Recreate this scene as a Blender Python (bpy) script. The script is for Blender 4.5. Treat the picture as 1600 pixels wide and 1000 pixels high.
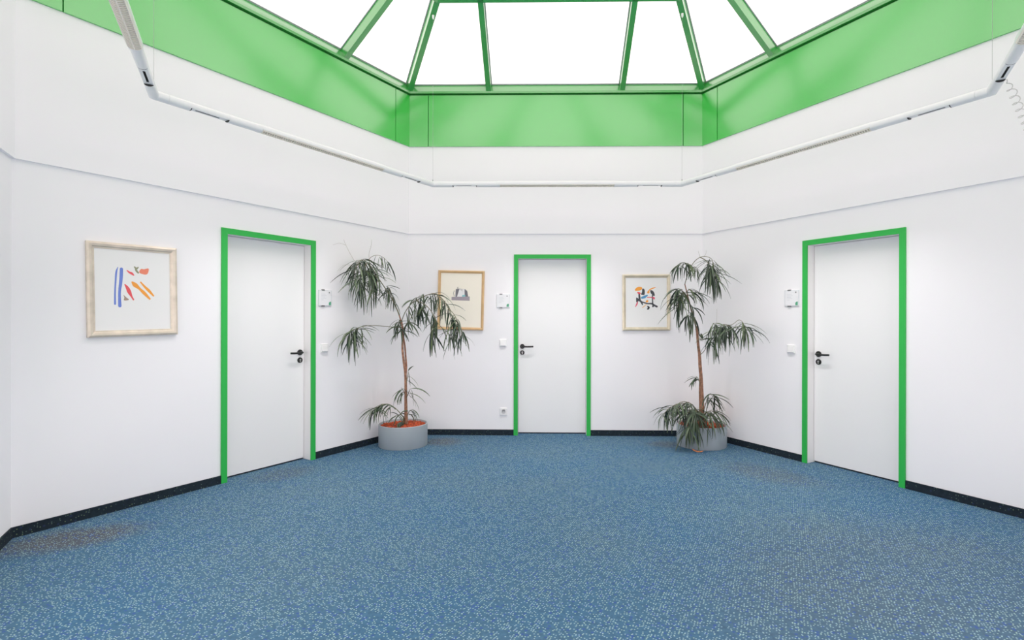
import bpy, math, random
from mathutils import Vector, Matrix

for o in list(bpy.data.objects):
    bpy.data.objects.remove(o)
SC = bpy.context.scene
COL = SC.collection
rnd = random.Random(7)

# ------------------------------------------------------------------ camera, world, exposure
FPX, CX, CY, EYE = 830.812, 832.371, 496.968, 1.33
YAW, ROLL = 0.0163, 0.0022
_rz = ((math.cos(YAW), math.sin(YAW), 0), (-math.sin(YAW), math.cos(YAW), 0), (0, 0, 1))
_ry = ((math.cos(ROLL), 0, math.sin(ROLL)), (0, 1, 0), (-math.sin(ROLL), 0, math.cos(ROLL)))
CM = Matrix(_ry) @ Matrix(_rz)                     # world -> camera (right, forward, up)
cam_data = bpy.data.cameras.new('camera')
cam_data.sensor_width = 36
cam_data.lens = 36 * FPX / 1600
cam_data.shift_x = -(CX - 800) / 1600
cam_data.shift_y = -(500 - CY) / 1600
cam_data.clip_start = 0.02
cam = bpy.data.objects.new('camera', cam_data)
COL.objects.link(cam)
_r, _f, _u = CM[0], CM[1], CM[2]
cam.matrix_world = Matrix(((_r[0], _u[0], -_f[0], 0), (_r[1], _u[1], -_f[1], 0), (_r[2], _u[2], -_f[2], EYE), (0, 0, 0, 1)))
SC.camera = cam

world = bpy.data.worlds.new('overcast_sky')
SC.world = world
world.use_nodes = True
_nt = world.node_tree
_bg = _nt.nodes['Background']
_bg.inputs['Color'].default_value = (1.085, 0.948, 0.955, 1)
_bg.inputs['Strength'].default_value = 1.0
# bright hazy overcast: a little lighter towards the horizon than overhead
_tc = _nt.nodes.new('ShaderNodeTexCoord')
_sx = _nt.nodes.new('ShaderNodeSeparateXYZ')
_mr = _nt.nodes.new('ShaderNodeMapRange')
_mr.inputs[1].default_value = 0.05; _mr.inputs[2].default_value = 0.55; _mr.inputs[3].default_value = 1.7; _mr.inputs[4].default_value = 1.0
_nt.links.new(_tc.outputs['Generated'], _sx.inputs[0]); _nt.links.new(_sx.outputs['Z'], _mr.inputs[0]); _nt.links.new(_mr.outputs[0], _bg.inputs['Strength'])

SC.view_settings.view_transform = 'Standard'
SC.view_settings.look = 'None'
SC.view_settings.exposure = 0.79
SC.view_settings.gamma = 1.0
SC.view_settings.use_curve_mapping = False
SC.cycles.max_bounces = 14
SC.cycles.diffuse_bounces = 10
SC.cycles.transparent_max_bounces = 16
SC.cycles.use_denoising = True


def portal(name, loc, rot, sx, sy):
    d = bpy.data.lights.new(name, 'AREA')
    d.shape = 'RECTANGLE'
    d.size, d.size_y = sx, sy
    d.cycles.is_portal = True
    o = bpy.data.objects.new(name, d)
    COL.objects.link(o)
    o.location = loc
    o.rotation_euler = rot


# ------------------------------------------------------------------ room geometry: a regular hexagon
A = 3.3353
X0, DB = 0.1513, 6.0304
AP = A * math.sqrt(3) / 2
YC = DB - AP
T30 = math.tan(math.radians(30))
Z_LEDGE, Z_BAND0, Z_BAND1 = 2.283, 3.270, 3.846
KS = 1.9 / AP                                       # glass slope
TH = math.atan(KS)
ANG = {'back': 0, 'left': 60, 'right': -60, 'front_right': -120, 'front': 180, 'front_left': 120}


def hexv(k, r=A):
    a = math.radians(60 * k)
    return Vector((X0 + r * math.cos(a), YC + r * math.sin(a), 0))


START = {'left': 3, 'back': 2, 'right': 1, 'front_right': 0, 'front': 5, 'front_left': 4}


def wall_matrix(w, s=0.0, y=0.0, z=0.0):
    """frame of a wall: x runs along it (left to right seen from inside), y points out of the room"""
    m = Matrix.Translation(hexv(START[w])) @ Matrix.Rotation(math.radians(ANG[w]), 4, 'Z')
    return m @ Matrix.Translation((s, y, z))


portal('skylight_portal', (X0, YC, 3.90), (0, 0, 0), 6.7, 5.8)
portal('passage_portal', (X0, -1.45, 1.1), (math.radians(90), 0, 0), 2.7, 2.2)


def wall_portal(name, w, s, z, sx, sy):
    portal(name, (0, 0, 0), (0, 0, 0), sx, sy)
    o = bpy.data.objects[name]
    # area lights shine along local -z: point it from the added window into the room
    o.matrix_world = wall_matrix(w, s, 0.18, z) @ Matrix.Rotation(math.radians(-90), 4, 'X')


wall_portal('side_window_portal_right', 'front_right', 1.675, 1.325, 2.65, 1.75)
wall_portal('side_window_portal_left', 'front_left', 1.625, 1.325, 2.55, 1.75)


# ------------------------------------------------------------------ camera maths used to read positions off the photo
def ray(x, y):
    return CM.transposed() @ Vector(((x - CX) / FPX, 1, -(y - CY) / FPX))


def at(x, y, Y):
    d = ray(x, y)
    p = d * (Y / d.y)
    return Vector((p.x, p.y, p.z + EYE))


def on_wall(w, x, y, off=0.0):
    """local (s, z) on a wall plane shifted by off into the room"""
    inv = wall_matrix(w).inverted()
    o = inv @ Vector((0, 0, EYE))
    d = inv.to_3x3() @ ray(x, y)
    t = (-off - o.y) / d.y
    p = o + d * t
    return p.x, p.z


# ------------------------------------------------------------------ materials
def lin(c):
    return tuple(((v / 255) / 12.92 if v / 255 <= 0.04045 else ((v / 255 + 0.055) / 1.055) ** 2.4) for v in c)


def mat(name, rgb, rough=0.5, metal=0.0, spec=0.5, coat=0.0, coat_rough=0.1, bump=0.0, bump_scale=60, var=0.0, var_scale=8):
    m = bpy.data.materials.new(name)
    m.use_nodes = True
    nt = m.node_tree
    b = nt.nodes['Principled BSDF']
    c = lin(rgb)
    b.inputs['Base Color'].default_value = (*c, 1)
    b.inputs['Roughness'].default_value = rough
    b.inputs['Metallic'].default_value = metal
    b.inputs['Specular IOR Level'].default_value = spec
    b.inputs['Coat Weight'].default_value = coat
    b.inputs['Coat Roughness'].default_value = coat_rough
    tc = nt.nodes.new('ShaderNodeTexCoord')
    if var:
        n = nt.nodes.new('ShaderNodeTexNoise')
        n.inputs['Scale'].default_value = var_scale
        n.inputs['Detail'].default_value = 4
        nt.links.new(tc.outputs['Object'], n.inputs['Vector'])
        r = nt.nodes.new('ShaderNodeValToRGB')
        r.color_ramp.elements[0].position = 0.3
        r.color_ramp.elements[1].position = 0.7
        r.color_ramp.elements[0].color = (*[v * (1 - var) for v in c], 1)
        r.color_ramp.elements[1].color = (*[min(1, v * (1 + var)) for v in c], 1)
        nt.links.new(n.outputs['Fac'], r.inputs['Fac'])
        nt.links.new(r.outputs['Color'], b.inputs['Base Color'])
    if bump:
        n = nt.nodes.new('ShaderNodeTexNoise')
        n.inputs['Scale'].default_value = bump_scale
        n.inputs['Detail'].default_value = 5
        nt.links.new(tc.outputs['Object'], n.inputs['Vector'])
        bp = nt.nodes.new('ShaderNodeBump')
        bp.inputs['Strength'].default_value = bump
        bp.inputs['Distance'].default_value = 0.002
        nt.links.new(n.outputs['Fac'], bp.inputs['Height'])
        nt.links.new(bp.outputs['Normal'], b.inputs['Normal'])
    return m


M = {}
M['wall'] = mat('white_wall_paint', (244, 243, 246), 0.85, spec=0.2, bump=0.08, bump_scale=180, var=0.006, var_scale=1.2)
M['green_panel'] = mat('green_gloss_panel', (36, 186, 56), 0.4, spec=0.4, coat=1.0, coat_rough=0.17, bump=0.05, bump_scale=3)
M['green_panel'].node_tree.nodes['Principled BSDF'].inputs['Coat IOR'].default_value = 2.05
M['green_joint'] = mat('dark_green_joint', (28, 134, 50), 0.7)
M['green_paint'] = mat('green_frame_paint', (46, 180, 78), 0.45, spec=0.4)
M['green_metal'] = mat('green_glazing_bar', (46, 160, 60), 0.3, spec=0.5, coat=1.0, coat_rough=0.22)
M['green_metal'].node_tree.nodes['Principled BSDF'].inputs['Coat IOR'].default_value = 2.0
M['door'] = mat('white_door_laminate', (238, 238, 239), 0.5, spec=0.4)
M['jamb'] = mat('off_white_jamb_paint', (236, 234, 234), 0.55)
M['black'] = mat('black_plastic', (24, 24, 26), 0.35)
M['slot'] = mat('black_slot', (8, 8, 9), 0.8, spec=0.2)
M['gasket'] = mat('grey_gasket', (185, 185, 190), 0.6)
M['steel'] = mat('brushed_steel', (190, 190, 190), 0.35, metal=0.9)
M['threshold'] = mat('dark_threshold', (40, 42, 48), 0.6)  # dark tone standing for the shade under the door leaves
M['lamp_white'] = mat('white_lamp_enamel', (232, 234, 236), 0.35, spec=0.5, coat=0.2)
M['louver'] = mat('beige_louver', (238, 233, 222), 0.4, metal=0.2)
M['louver_dark'] = mat('louver_trough', (120, 116, 108), 0.6)
M['wire'] = mat('steel_wire', (168, 172, 170), 0.5, metal=0.2)
M['cable'] = mat('clear_grey_cable', (205, 203, 203), 0.45)
M['plastic'] = mat('white_switch_plastic', (238, 238, 238), 0.35)
M['acrylic'] = mat('clear_sign_acrylic', (222, 226, 230), 0.12, spec=0.7)
M['paper'] = mat('white_sign_paper', (236, 237, 240), 0.7)
M['clip'] = mat('grey_sign_clip', (120, 122, 124), 0.35, metal=0.6)
M['ink'] = mat('pale_grey_ink', (196, 200, 206), 0.8)
M['logo'] = mat('green_logo_ink', (90, 168, 134), 0.6)
M['pot'] = mat('blue_grey_pot', (166, 174, 180), 0.5, var=0.04, var_scale=3)
M['clay'] = mat('orange_clay_granules', (196, 92, 58), 0.9, var=0.35, var_scale=40)
M['clay_bed'] = mat('clay_bed', (150, 66, 42), 0.95, var=0.4, var_scale=60)
M['bark'] = mat('brown_bark', (160, 118, 96), 0.85, bump=0.6, bump_scale=60, var=0.45, var_scale=38)
M['twig'] = mat('green_grey_twig', (126, 122, 98), 0.8, var=0.2, var_scale=30)
M['bare_twig'] = mat('pale_bare_twig', (176, 170, 164), 0.8)
M['mat_board'] = mat('white_picture_paper', (238, 238, 238), 0.45, coat=0.15, coat_rough=0.15)
M['mat_cream'] = mat('cream_picture_paper', (247, 241, 227), 0.45, coat=0.15, coat_rough=0.15)
M['frame_silver'] = mat('champagne_wood_frame', (220, 208, 193), 0.35, metal=0.25, var=0.12, var_scale=14)
M['frame_wood'] = mat('light_oak_frame', (214, 178, 132), 0.4, var=0.10, var_scale=12)
M['frame_gold'] = mat('pale_gold_frame', (216, 206, 184), 0.3, metal=0.35, var=0.10, var_scale=14)
for k, c in dict(p_blue=(112, 136, 214), p_red=(235, 92, 100), p_salmon=(240, 140, 112), p_olive=(150, 152, 124), p_orange=(246, 164, 66),
                 p_brown=(170, 146, 132), p_char=(72, 74, 80), p_black=(48, 48, 56), p_sky=(96, 158, 204), p_pink=(226, 96, 120),
                 p_mauve=(168, 158, 168), p_grey=(150, 148, 154), p_teal=(140, 196, 200), p_lgrey=(206, 204, 204), p_dgrey=(116, 114, 122)).items():
    M[k] = mat('print_' + k[2:], c, 0.6)


def glass_mat():
    m = bpy.data.materials.new('skylight_glass')
    m.use_nodes = True
    nt = m.node_tree
    nt.nodes.remove(nt.nodes['Principled BSDF'])
    out = nt.nodes['Material Output']
    tr = nt.nodes.new('ShaderNodeBsdfTransparent')
    tr.inputs['Color'].default_value = (0.985, 0.99, 0.99, 1)
    gl = nt.nodes.new('ShaderNodeBsdfGlossy')
    gl.inputs['Roughness'].default_value = 0.02
    lw = nt.nodes.new('ShaderNodeLayerWeight')
    lw.inputs['Blend'].default_value = 0.5
    pw = nt.nodes.new('ShaderNodeMath'); pw.operation = 'POWER'; pw.inputs[1].default_value = 4
    ma = nt.nodes.new('ShaderNodeMath'); ma.operation = 'MULTIPLY_ADD'; ma.inputs[1].default_value = 0.25; ma.inputs[2].default_value = 0.03
    mx = nt.nodes.new('ShaderNodeMixShader')
    nt.links.new(lw.outputs['Facing'], pw.inputs[0]); nt.links.new(pw.outputs[0], ma.inputs[0])
    nt.links.new(ma.outputs[0], mx.inputs['Fac']); nt.links.new(tr.outputs[0], mx.inputs[1]); nt.links.new(gl.outputs[0], mx.inputs[2])
    nt.links.new(mx.outputs[0], out.inputs['Surface'])
    return m


M['glass'] = glass_mat()


def carpet(name, base, base2, dot, blue, dens=0.46, stains=True, scale=78.0, coord='Object'):
    m = bpy.data.materials.new(name)
    m.use_nodes = True
    nt = m.node_tree
    N, Lk = nt.nodes, nt.links
    b = N['Principled BSDF']
    b.inputs['Roughness'].default_value = 0.95
    b.inputs['Specular IOR Level'].default_value = 0.15
    tc = N.new('ShaderNodeTexCoord')
    P = tc.outputs[coord]

    def math_(op, a, v=None, v2=None):
        n = N.new('ShaderNodeMath'); n.operation = op
        for i, q in enumerate((a, v, v2)):
            if q is None:
                continue
            if isinstance(q, (int, float)):
                n.inputs[i].default_value = q
            else:
                Lk.new(q, n.inputs[i])
        return n.outputs[0]

    def mixc(f, a, c):
        n = N.new('ShaderNodeMix'); n.data_type = 'RGBA'
        Lk.new(f, n.inputs[0])
        for i, q in ((6, a), (7, c)):
            if isinstance(q, tuple):
                n.inputs[i].default_value = (*q, 1)
            else:
                Lk.new(q, n.inputs[i])
        return n.outputs[2]

    nz = N.new('ShaderNodeTexNoise'); nz.inputs['Scale'].default_value = 0.9; nz.inputs['Detail'].default_value = 3
    Lk.new(P, nz.inputs['Vector'])
    f = N.new('ShaderNodeMapRange'); f.inputs[1].default_value = 0.35; f.inputs[2].default_value = 0.65
    Lk.new(nz.outputs['Fac'], f.inputs[0])
    col = mixc(f.outputs[0], lin(base), lin(base2))
    # pile mottling at a few centimetres
    n2 = N.new('ShaderNodeTexNoise'); n2.inputs['Scale'].default_value = 45; n2.inputs['Detail'].default_value = 6
    Lk.new(P, n2.inputs['Vector'])
    f2 = N.new('ShaderNodeMapRange'); f2.inputs[1].default_value = 0.3; f2.inputs[2].default_value = 0.7; f2.inputs[3].default_value = 0.84; f2.inputs[4].default_value = 1.16
    Lk.new(n2.outputs['Fac'], f2.inputs[0])
    mul = N.new('ShaderNodeVectorMath'); mul.operation = 'SCALE'
    Lk.new(col, mul.inputs[0]); Lk.new(f2.outputs[0], mul.inputs['Scale'])
    col = mul.outputs[0]

    if stains:
        for (sx, sy, rx, ry, rr, amt) in STAINS_AND_TONE:
            mp = N.new('ShaderNodeMapping'); mp.vector_type = 'TEXTURE'
            mp.inputs['Location'].default_value = (sx, sy, 0)
            mp.inputs['Rotation'].default_value = (0, 0, rr)
            mp.inputs['Scale'].default_value = (rx, ry, 1)
            Lk.new(P, mp.inputs['Vector'])
            wob = N.new('ShaderNodeTexNoise'); wob.inputs['Scale'].default_value = 5
            Lk.new(P, wob.inputs['Vector'])
            ln = N.new('ShaderNodeVectorMath'); ln.operation = 'LENGTH'
            Lk.new(mp.outputs[0], ln.inputs[0])
            d = math_('ADD', ln.outputs['Value'], math_('MULTIPLY_ADD', wob.outputs['Fac'], 0.5, -0.25))
            r = N.new('ShaderNodeMapRange'); r.inputs[1].default_value = 1.2; r.inputs[2].default_value = 0.5
            r.inputs[3].default_value = 0.0; r.inputs[4].default_value = amt
            Lk.new(d, r.inputs[0])
            col = mixc(r.outputs[0], col, lin((84, 82, 84)))

    def dots(scale_, dens_, size, seed, rot=0.35):
        mp = N.new('ShaderNodeMapping')
        mp.inputs['Location'].default_value = (seed, seed * 0.7, seed * 0.3)
        mp.inputs['Rotation'].default_value = (0, 0, rot)
        mp.inputs['Scale'].default_value = (1.0, 1.25, 1.0)
        Lk.new(P, mp.inputs['Vector'])
        v = N.new('ShaderNodeTexVoronoi'); v.voronoi_dimensions = '2D' if coord == 'Object' and stains else '3D'
        v.inputs['Scale'].default_value = scale_
        v.inputs['Randomness'].default_value = 0.85
        Lk.new(mp.outputs[0], v.inputs['Vector'])
        near = math_('LESS_THAN', v.outputs['Distance'], size)
        s = N.new('ShaderNodeSeparateColor'); Lk.new(v.outputs['Color'], s.inputs[0])
        pick = math_('LESS_THAN', s.outputs[0], dens_)
        return math_('MULTIPLY', near, pick), s.outputs[1]

    fb, _ = dots(scale * 0.62, dens * 0.42, 0.36, 3.1)
    col = mixc(math_('MULTIPLY', fb, 0.75), col, lin(blue))
    fd, rv = dots(scale, dens, 0.27, 0.0)
    dcol = mixc(rv, lin(dot), lin((min(255, dot[0] + 12), min(255, dot[1] + 10), dot[2] - 18)))
    col = mixc(fd, col, dcol)
    Lk.new(col, b.inputs['Base Color'])
    bp = N.new('ShaderNodeBump'); bp.inputs['Strength'].default_value = 0.35; bp.inputs['Distance'].default_value = 0.003
    n3 = N.new('ShaderNodeTexNoise'); n3.inputs['Scale'].default_value = 260
    Lk.new(P, n3.inputs['Vector']); Lk.new(n3.outputs['Fac'], bp.inputs['Height']); Lk.new(bp.outputs['Normal'], b.inputs['Normal'])
    return m


def ground(x, y):
    d = ray(x, y)
    p = d * (-EYE / d.z)
    return p.x, p.y


_s1 = ground(110, 842); _s2 = ground(690, 690); _s3 = ground(1040, 694); _s4 = ground(445, 740); _s5 = ground(1200, 740)
STAINS_AND_TONE = [(_s1[0], _s1[1], 0.40, 0.20, 0.5, 0.75), (_s2[0], _s2[1], 0.24, 0.2, 0, 0.65), (_s3[0], _s3[1], 0.2, 0.16, 0, 0.5),
          (_s4[0], _s4[1], 0.28, 0.2, 0.9, 0.35), (_s5[0], _s5[1], 0.45, 0.25, -0.8, 0.35),
          (*ground(1420, 900), 1.3, 0.8, 0.3, 0.28)]  # last entry: broad faint grey tone at the right front
M['carpet'] = carpet('blue_speckled_carpet', (61, 98, 127), (73, 102, 123), (138, 167, 182), (56, 82, 144))
M['carpet_dark'] = carpet('dark_speckled_carpet', (34, 44, 54), (38, 50, 58), (84, 104, 102), (44, 56, 84), dens=0.26, stains=False)


def leaf_mat():
    m = bpy.data.materials.new('narrow_fig_leaf')
    m.use_nodes = True
    nt = m.node_tree
    b = nt.nodes['Principled BSDF']
    b.inputs['Roughness'].default_value = 0.42
    g = nt.nodes.new('ShaderNodeNewGeometry')
    r = nt.nodes.new('ShaderNodeValToRGB')
    e = r.color_ramp.elements
    e[0].position, e[0].color = 0.0, (*lin((50, 62, 54)), 1)
    e[1].position, e[1].color = 1.0, (*lin((108, 124, 78)), 1)
    q = e.new(0.45); q.color = (*lin((64, 80, 62)), 1)
    q = e.new(0.85); q.color = (*lin((84, 102, 76)), 1)
    nt.links.new(g.outputs['Random Per Island'], r.inputs['Fac'])
    nt.links.new(r.outputs['Color'], b.inputs['Base Color'])
    return m


M['leaf'] = leaf_mat()


# ------------------------------------------------------------------ mesh builder
class MB:
    def __init__(self):
        self.v, self.f, self.m = [], [], []

    def face(self, pts, mi=0):
        i = len(self.v)
        self.v += [tuple(p) for p in pts]
        self.f.append(tuple(range(i, i + len(pts))))
        self.m.append(mi)

    def hexa(self, b, t, mi=0):
        """solid between two quads b and t (same winding, b counter-clockwise seen from t)"""
        i = len(self.v)
        self.v += [tuple(p) for p in b] + [tuple(p) for p in t]
        n = len(b)
        self.f.append(tuple(i + k for k in reversed(range(n)))); self.m.append(mi)
        self.f.append(tuple(i + n + k for k in range(n))); self.m.append(mi)
        for k in range(n):
            l = (k + 1) % n
            self.f.append((i + k, i + l, i + n + l, i + n + k)); self.m.append(mi)

    def box(self, x0, x1, y0, y1, z0, z1, mi=0):
        self.hexa([(x0, y0, z0), (x1, y0, z0), (x1, y1, z0), (x0, y1, z0)], [(x0, y0, z1), (x1, y0, z1), (x1, y1, z1), (x0, y1, z1)], mi)

    def loft(self, rings, mi=0, caps=True):
        i = len(self.v)
        n = len(rings[0])
        for r in rings:
            self.v += [tuple(p) for p in r]
        for a in range(len(rings) - 1):
            for k in range(n):
                l = (k + 1) % n
                self.f.append((i + a * n + k, i + a * n + l, i + (a + 1) * n + l, i + (a + 1) * n + k)); self.m.append(mi)
        if caps:
            self.f.append(tuple(i + k for k in reversed(range(n)))); self.m.append(mi)
            self.f.append(tuple(i + (len(rings) - 1) * n + k for k in range(n))); self.m.append(mi)

    def tube(self, pts, rad, seg=8, mi=0):
        pts = [Vector(p) for p in pts]
        rads = rad if isinstance(rad, (list, tuple)) else [rad] * len(pts)
        rings = []
        ref = None
        for k, p in enumerate(pts):
            d = (pts[min(k + 1, len(pts) - 1)] - pts[max(k - 1, 0)]).normalized()
            if ref is None:
                ref = Vector((0, 0, 1)) if abs(d.z) < 0.9 else Vector((1, 0, 0))
            a = (ref - d * ref.dot(d)).normalized()
            ref = a
            b = d.cross(a)
            rings.append([p + (a * math.cos(2 * math.pi * j / seg) + b * math.sin(2 * math.pi * j / seg)) * rads[k] for j in range(seg)])
        self.loft(rings, mi)

    def lathe(self, prof, seg=48, mi=0, c=(0, 0), caps=True):
        rings = [[(c[0] + r * math.cos(2 * math.pi * j / seg), c[1] + r * math.sin(2 * math.pi * j / seg), z) for j in range(seg)] for r, z in prof]
        self.loft(rings, mi, caps)

    def disc_y(self, cx, cz, r, y0, y1, seg=28, mi=0):
        """a round plate whose axis is the wall normal, from y0 to y1 (y1 nearer the room)"""
        e = 0.15 * abs(y1 - y0)
        rings = []
        for rr, yy in ((r, y0), (r, y1 + e), (r - e, y1)):
            rings.append([(cx + rr * math.cos(2 * math.pi * j / seg), yy, cz + rr * math.sin(2 * math.pi * j / seg)) for j in range(seg)])
        self.loft(rings, mi)

    def build(self, name, mats, parent=None, smooth=False, bevel=0.0, matrix=None):
        me = bpy.data.meshes.new(name)
        me.from_pydata(self.v, [], self.f)
        mats = mats if isinstance(mats, (list, tuple)) else [mats]
        for m_ in mats:
            me.materials.append(m_)
        for p, i in zip(me.polygons, self.m):
            p.material_index = i
        me.update()
        import bmesh
        bm = bmesh.new(); bm.from_mesh(me)
        bmesh.ops.recalc_face_normals(bm, faces=bm.faces)
        bm.to_mesh(me); bm.free()
        if smooth:
            for p in me.polygons:
                p.use_smooth = True
            me.set_sharp_from_angle(angle=math.radians(38))
        o = bpy.data.objects.new(name, me)
        COL.objects.link(o)
        if parent is not None:
            o.parent = parent
        if matrix is not None:
            o.matrix_world = matrix
        if bevel:
            b = o.modifiers.new('edge', 'BEVEL'); b.width = bevel; b.segments = 2; b.limit_method = 'ANGLE'; b.angle_limit = math.radians(40)
            o.data.polygons.foreach_set('use_smooth', [False] * len(o.data.polygons))
        return o


def empty(name, matrix):
    o = bpy.data.objects.new(name, None)
    COL.objects.link(o)
    o.empty_display_size = 0.1
    o.matrix_world = matrix
    return o


def tag(o, label=None, cat=None, group=None, kind=None):
    for k, v in (('label', label), ('category', cat), ('group', group), ('kind', kind)):
        if v:
            o[k] = v
    return o


def copy_tree(o, parent=None):
    c = o.copy(); COL.objects.link(c)
    if parent is not None:
        c.parent = parent
    for ch in [q for q in bpy.data.objects if q.parent == o]:
        copy_tree(ch, c)
    return c


# ------------------------------------------------------------------ floor
b = MB()
b.box(-4.2, 4.6, -1.8, 7.2, -0.12, 0)
fl = tag(b.build('floor', M['carpet']), kind='structure')

# ------------------------------------------------------------------ walls
THK = 0.22
DOOR0, DOOR1, DOORH = 1.238, 2.062, 2.02


def mitre(x, y):
    """x position of a wall end at depth y: both ends are cut on the hexagon's bisector"""
    return -y * T30 if x <= 0 else A + y * T30


def wall_block(b, x0, x1, y0, y1, z0, z1, mi=0):
    xa0 = mitre(0, y0) if x0 <= 0 else x0
    xa1 = mitre(0, y1) if x0 <= 0 else x0
    xb0 = mitre(A, y0) if x1 >= A else x1
    xb1 = mitre(A, y1) if x1 >= A else x1
    b.hexa([(xa0, y0, z0), (xb0, y0, z0), (xb1, y1, z0), (xa1, y1, z0)], [(xa0, y0, z1), (xb0, y0, z1), (xb1, y1, z1), (xa1, y1, z1)], mi)


holes = {'back': (DOOR0 - .015, DOOR1 - .015, DOORH), 'left': (DOOR0, DOOR1 + .012, DOORH), 'right': (DOOR0 - .005, DOOR1 - .002, DOORH), 'front': (0.219, 3.119, 2.24)}
DSHIFT = {'left': 1.238, 'back': 1.205, 'right': 1.219}          # outer left edge of each door frame
FILLWIN = {'front_right': (0.35, 3.0, 0.45, 2.2), 'front_left': (0.35, 2.9, 0.45, 2.2)}  # unseen windows added to let fill light onto the lower walls
for w in ('back', 'left', 'right', 'front_right', 'front', 'front_left'):
    b = MB()
    if w in DSHIFT:
        h = (DSHIFT[w] + 0.02, DSHIFT[w] + 0.85, 2.03)
    elif w == 'front':
        h = holes['front']
    else:
        h = None
    if w in FILLWIN:                                # opening for an added fill window, parapet below
        s0, s1, z0, z1 = FILLWIN[w]
        wall_block(b, 0, s0, 0, THK, 0, Z_LEDGE)
        wall_block(b, s1, A, 0, THK, 0, Z_LEDGE)
        wall_block(b, s0, s1, 0, THK, 0, z0)
        wall_block(b, s0, s1, 0, THK, z1, Z_LEDGE)
    elif h:
        wall_block(b, 0, h[0], 0, THK, 0, Z_LEDGE)
        wall_block(b, h[1], A, 0, THK, 0, Z_LEDGE)
        wall_block(b, h[0], h[1], 0, THK, h[2], Z_LEDGE)
    else:
        wall_block(b, 0, A, 0, THK, 0, Z_LEDGE)
    wall_block(b, 0, A, -0.018, THK, Z_LEDGE, 3.858)
    o = tag(b.build('wall_' + w, M['wall'], matrix=wall_matrix(w)), kind='structure')
    # skirting of dark carpet
    b = MB()
    spans = [(0, A)]
    if w in DSHIFT:
        spans = [(0, DSHIFT[w] - 0.001), (DSHIFT[w] + 0.871, A)]
    elif w == 'front':
        spans = [(0, 0.219), (3.119, A)]
    for (s0, s1) in spans:
        wall_block(b, s0, s1, -0.010, 0.0, 0, 0.064)
    tag(b.build('baseboard_' + w, M['carpet_dark'], matrix=wall_matrix(w)), kind='structure')

# unseen passage behind the camera, kept short to let more fill light in
b = MB(); b.box(-1.5, -1.3, -1.5, 0.02, 0, 2.24)
tag(b.build('wall_passage_left', M['wall']), kind='structure')
b = MB(); b.box(1.6, 1.8, -1.5, 0.02, 0, 2.24)
tag(b.build('wall_passage_right', M['wall']), kind='structure')
b = MB(); b.box(-1.5, 1.8, -1.5, 0.034, 2.24, 2.36)
tag(b.build('ceiling', M['wall']), kind='structure')


# unseen windows beside the camera and glazed passage end, added as fill light
def fill_window(n, matrix, s0, s1, z0, z1, y):
    t = tag(empty('window_%d' % n, matrix), kind='structure')
    b = MB()
    f = 0.06
    b.box(s0, s0 + f, y - .03, y + .03, z0, z1); b.box(s1 - f, s1, y - .03, y + .03, z0, z1)
    b.box(s0 + f, s1 - f, y - .03, y + .03, z0, z0 + f); b.box(s0 + f, s1 - f, y - .03, y + .03, z1 - f, z1)
    m_ = (s0 + s1) / 2
    b.box(m_ - .03, m_ + .03, y - .03, y + .03, z0 + f, z1 - f)
    b.build('window_frame', M['green_paint'], t)
    for (a, c_) in ((s0 + f, m_ - .03), (m_ + .03, s1 - f)):
        b = MB(); b.box(a, c_, y - .006, y + .006, z0 + f, z1 - f)
        b.build('glass_pane', M['glass'], t)


for n_, (w, (s0, s1, z0, z1)) in enumerate(FILLWIN.items()):
    fill_window(7 + n_, wall_matrix(w), s0, s1, z0, z1, 0.13)
fill_window(9, Matrix.Translation((0, -1.45, 0)), -1.3, 1.6, 0.0, 2.24, 0.0)

# ------------------------------------------------------------------ green fascia under the skylight
for i, w in enumerate(('back', 'left', 'right', 'front_right', 'front', 'front_left')):
    t = tag(empty('trim_%d' % (i + 1), wall_matrix(w)), kind='structure')
    y0, y1 = -0.032, -0.018
    c0, c1 = 0.232, A - 0.232
    b = MB(); wall_block(b, 0, A, -0.0195, -0.018, 3.835, 3.858)
    b.build('joint_strip', M['green_joint'], t)
    for c_ in (c0, c1):
        b = MB(); b.box(c_ - 0.02, c_ + 0.02, -0.0195, -0.018, Z_BAND0 + 0.002, 3.835)
        b.build('joint_strip', M['green_joint'], t)
    for (s0, s1, nm) in ((0, c0 - 0.004, 'corner_panel'), (c0 + 0.004, c1 - 0.004, 'fascia_panel'), (c1 + 0.004, A, 'corner_panel')):
        b = MB()
        wall_block(b, s0, s1, y0, y1, Z_BAND0, Z_BAND1)
        b.build(nm, M['green_panel'], t)

# ------------------------------------------------------------------ skylight
GZ0 = 3.976                                        # glass underside where it passes the wall plane


def gl(d, off=0.0):
    """(y, z) on the glass underside at distance d inside the wall plane, moved off along the glass normal"""
    return -d + off * math.sin(TH), GZ0 + KS * d + off * math.cos(TH)


def slope_bar(b, x, d0, d1, wdt, top, bot, mi=0):
    q = []
    for d in (d0, d1):
        ya, za = gl(d, top); yb, zb = gl(d, bot)
        q.append([(x - wdt / 2, yb, zb), (x + wdt / 2, yb, zb), (x + wdt / 2, ya, za), (x - wdt / 2, ya, za)])
    b.loft(q, mi)


def cross_bar(b, d0, d1, top, bot, inset=0.0, mi=0):
    q = []
    pts = [gl(d0, top), gl(d1, top), gl(d1, bot), gl(d0, bot)]
    for sgn in (0, 1):
        q.append([((mitre(0, y) + inset) if sgn == 0 else (mitre(A, y) - inset), y, z) for (y, z) in pts])
    b.loft(q, mi)


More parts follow.
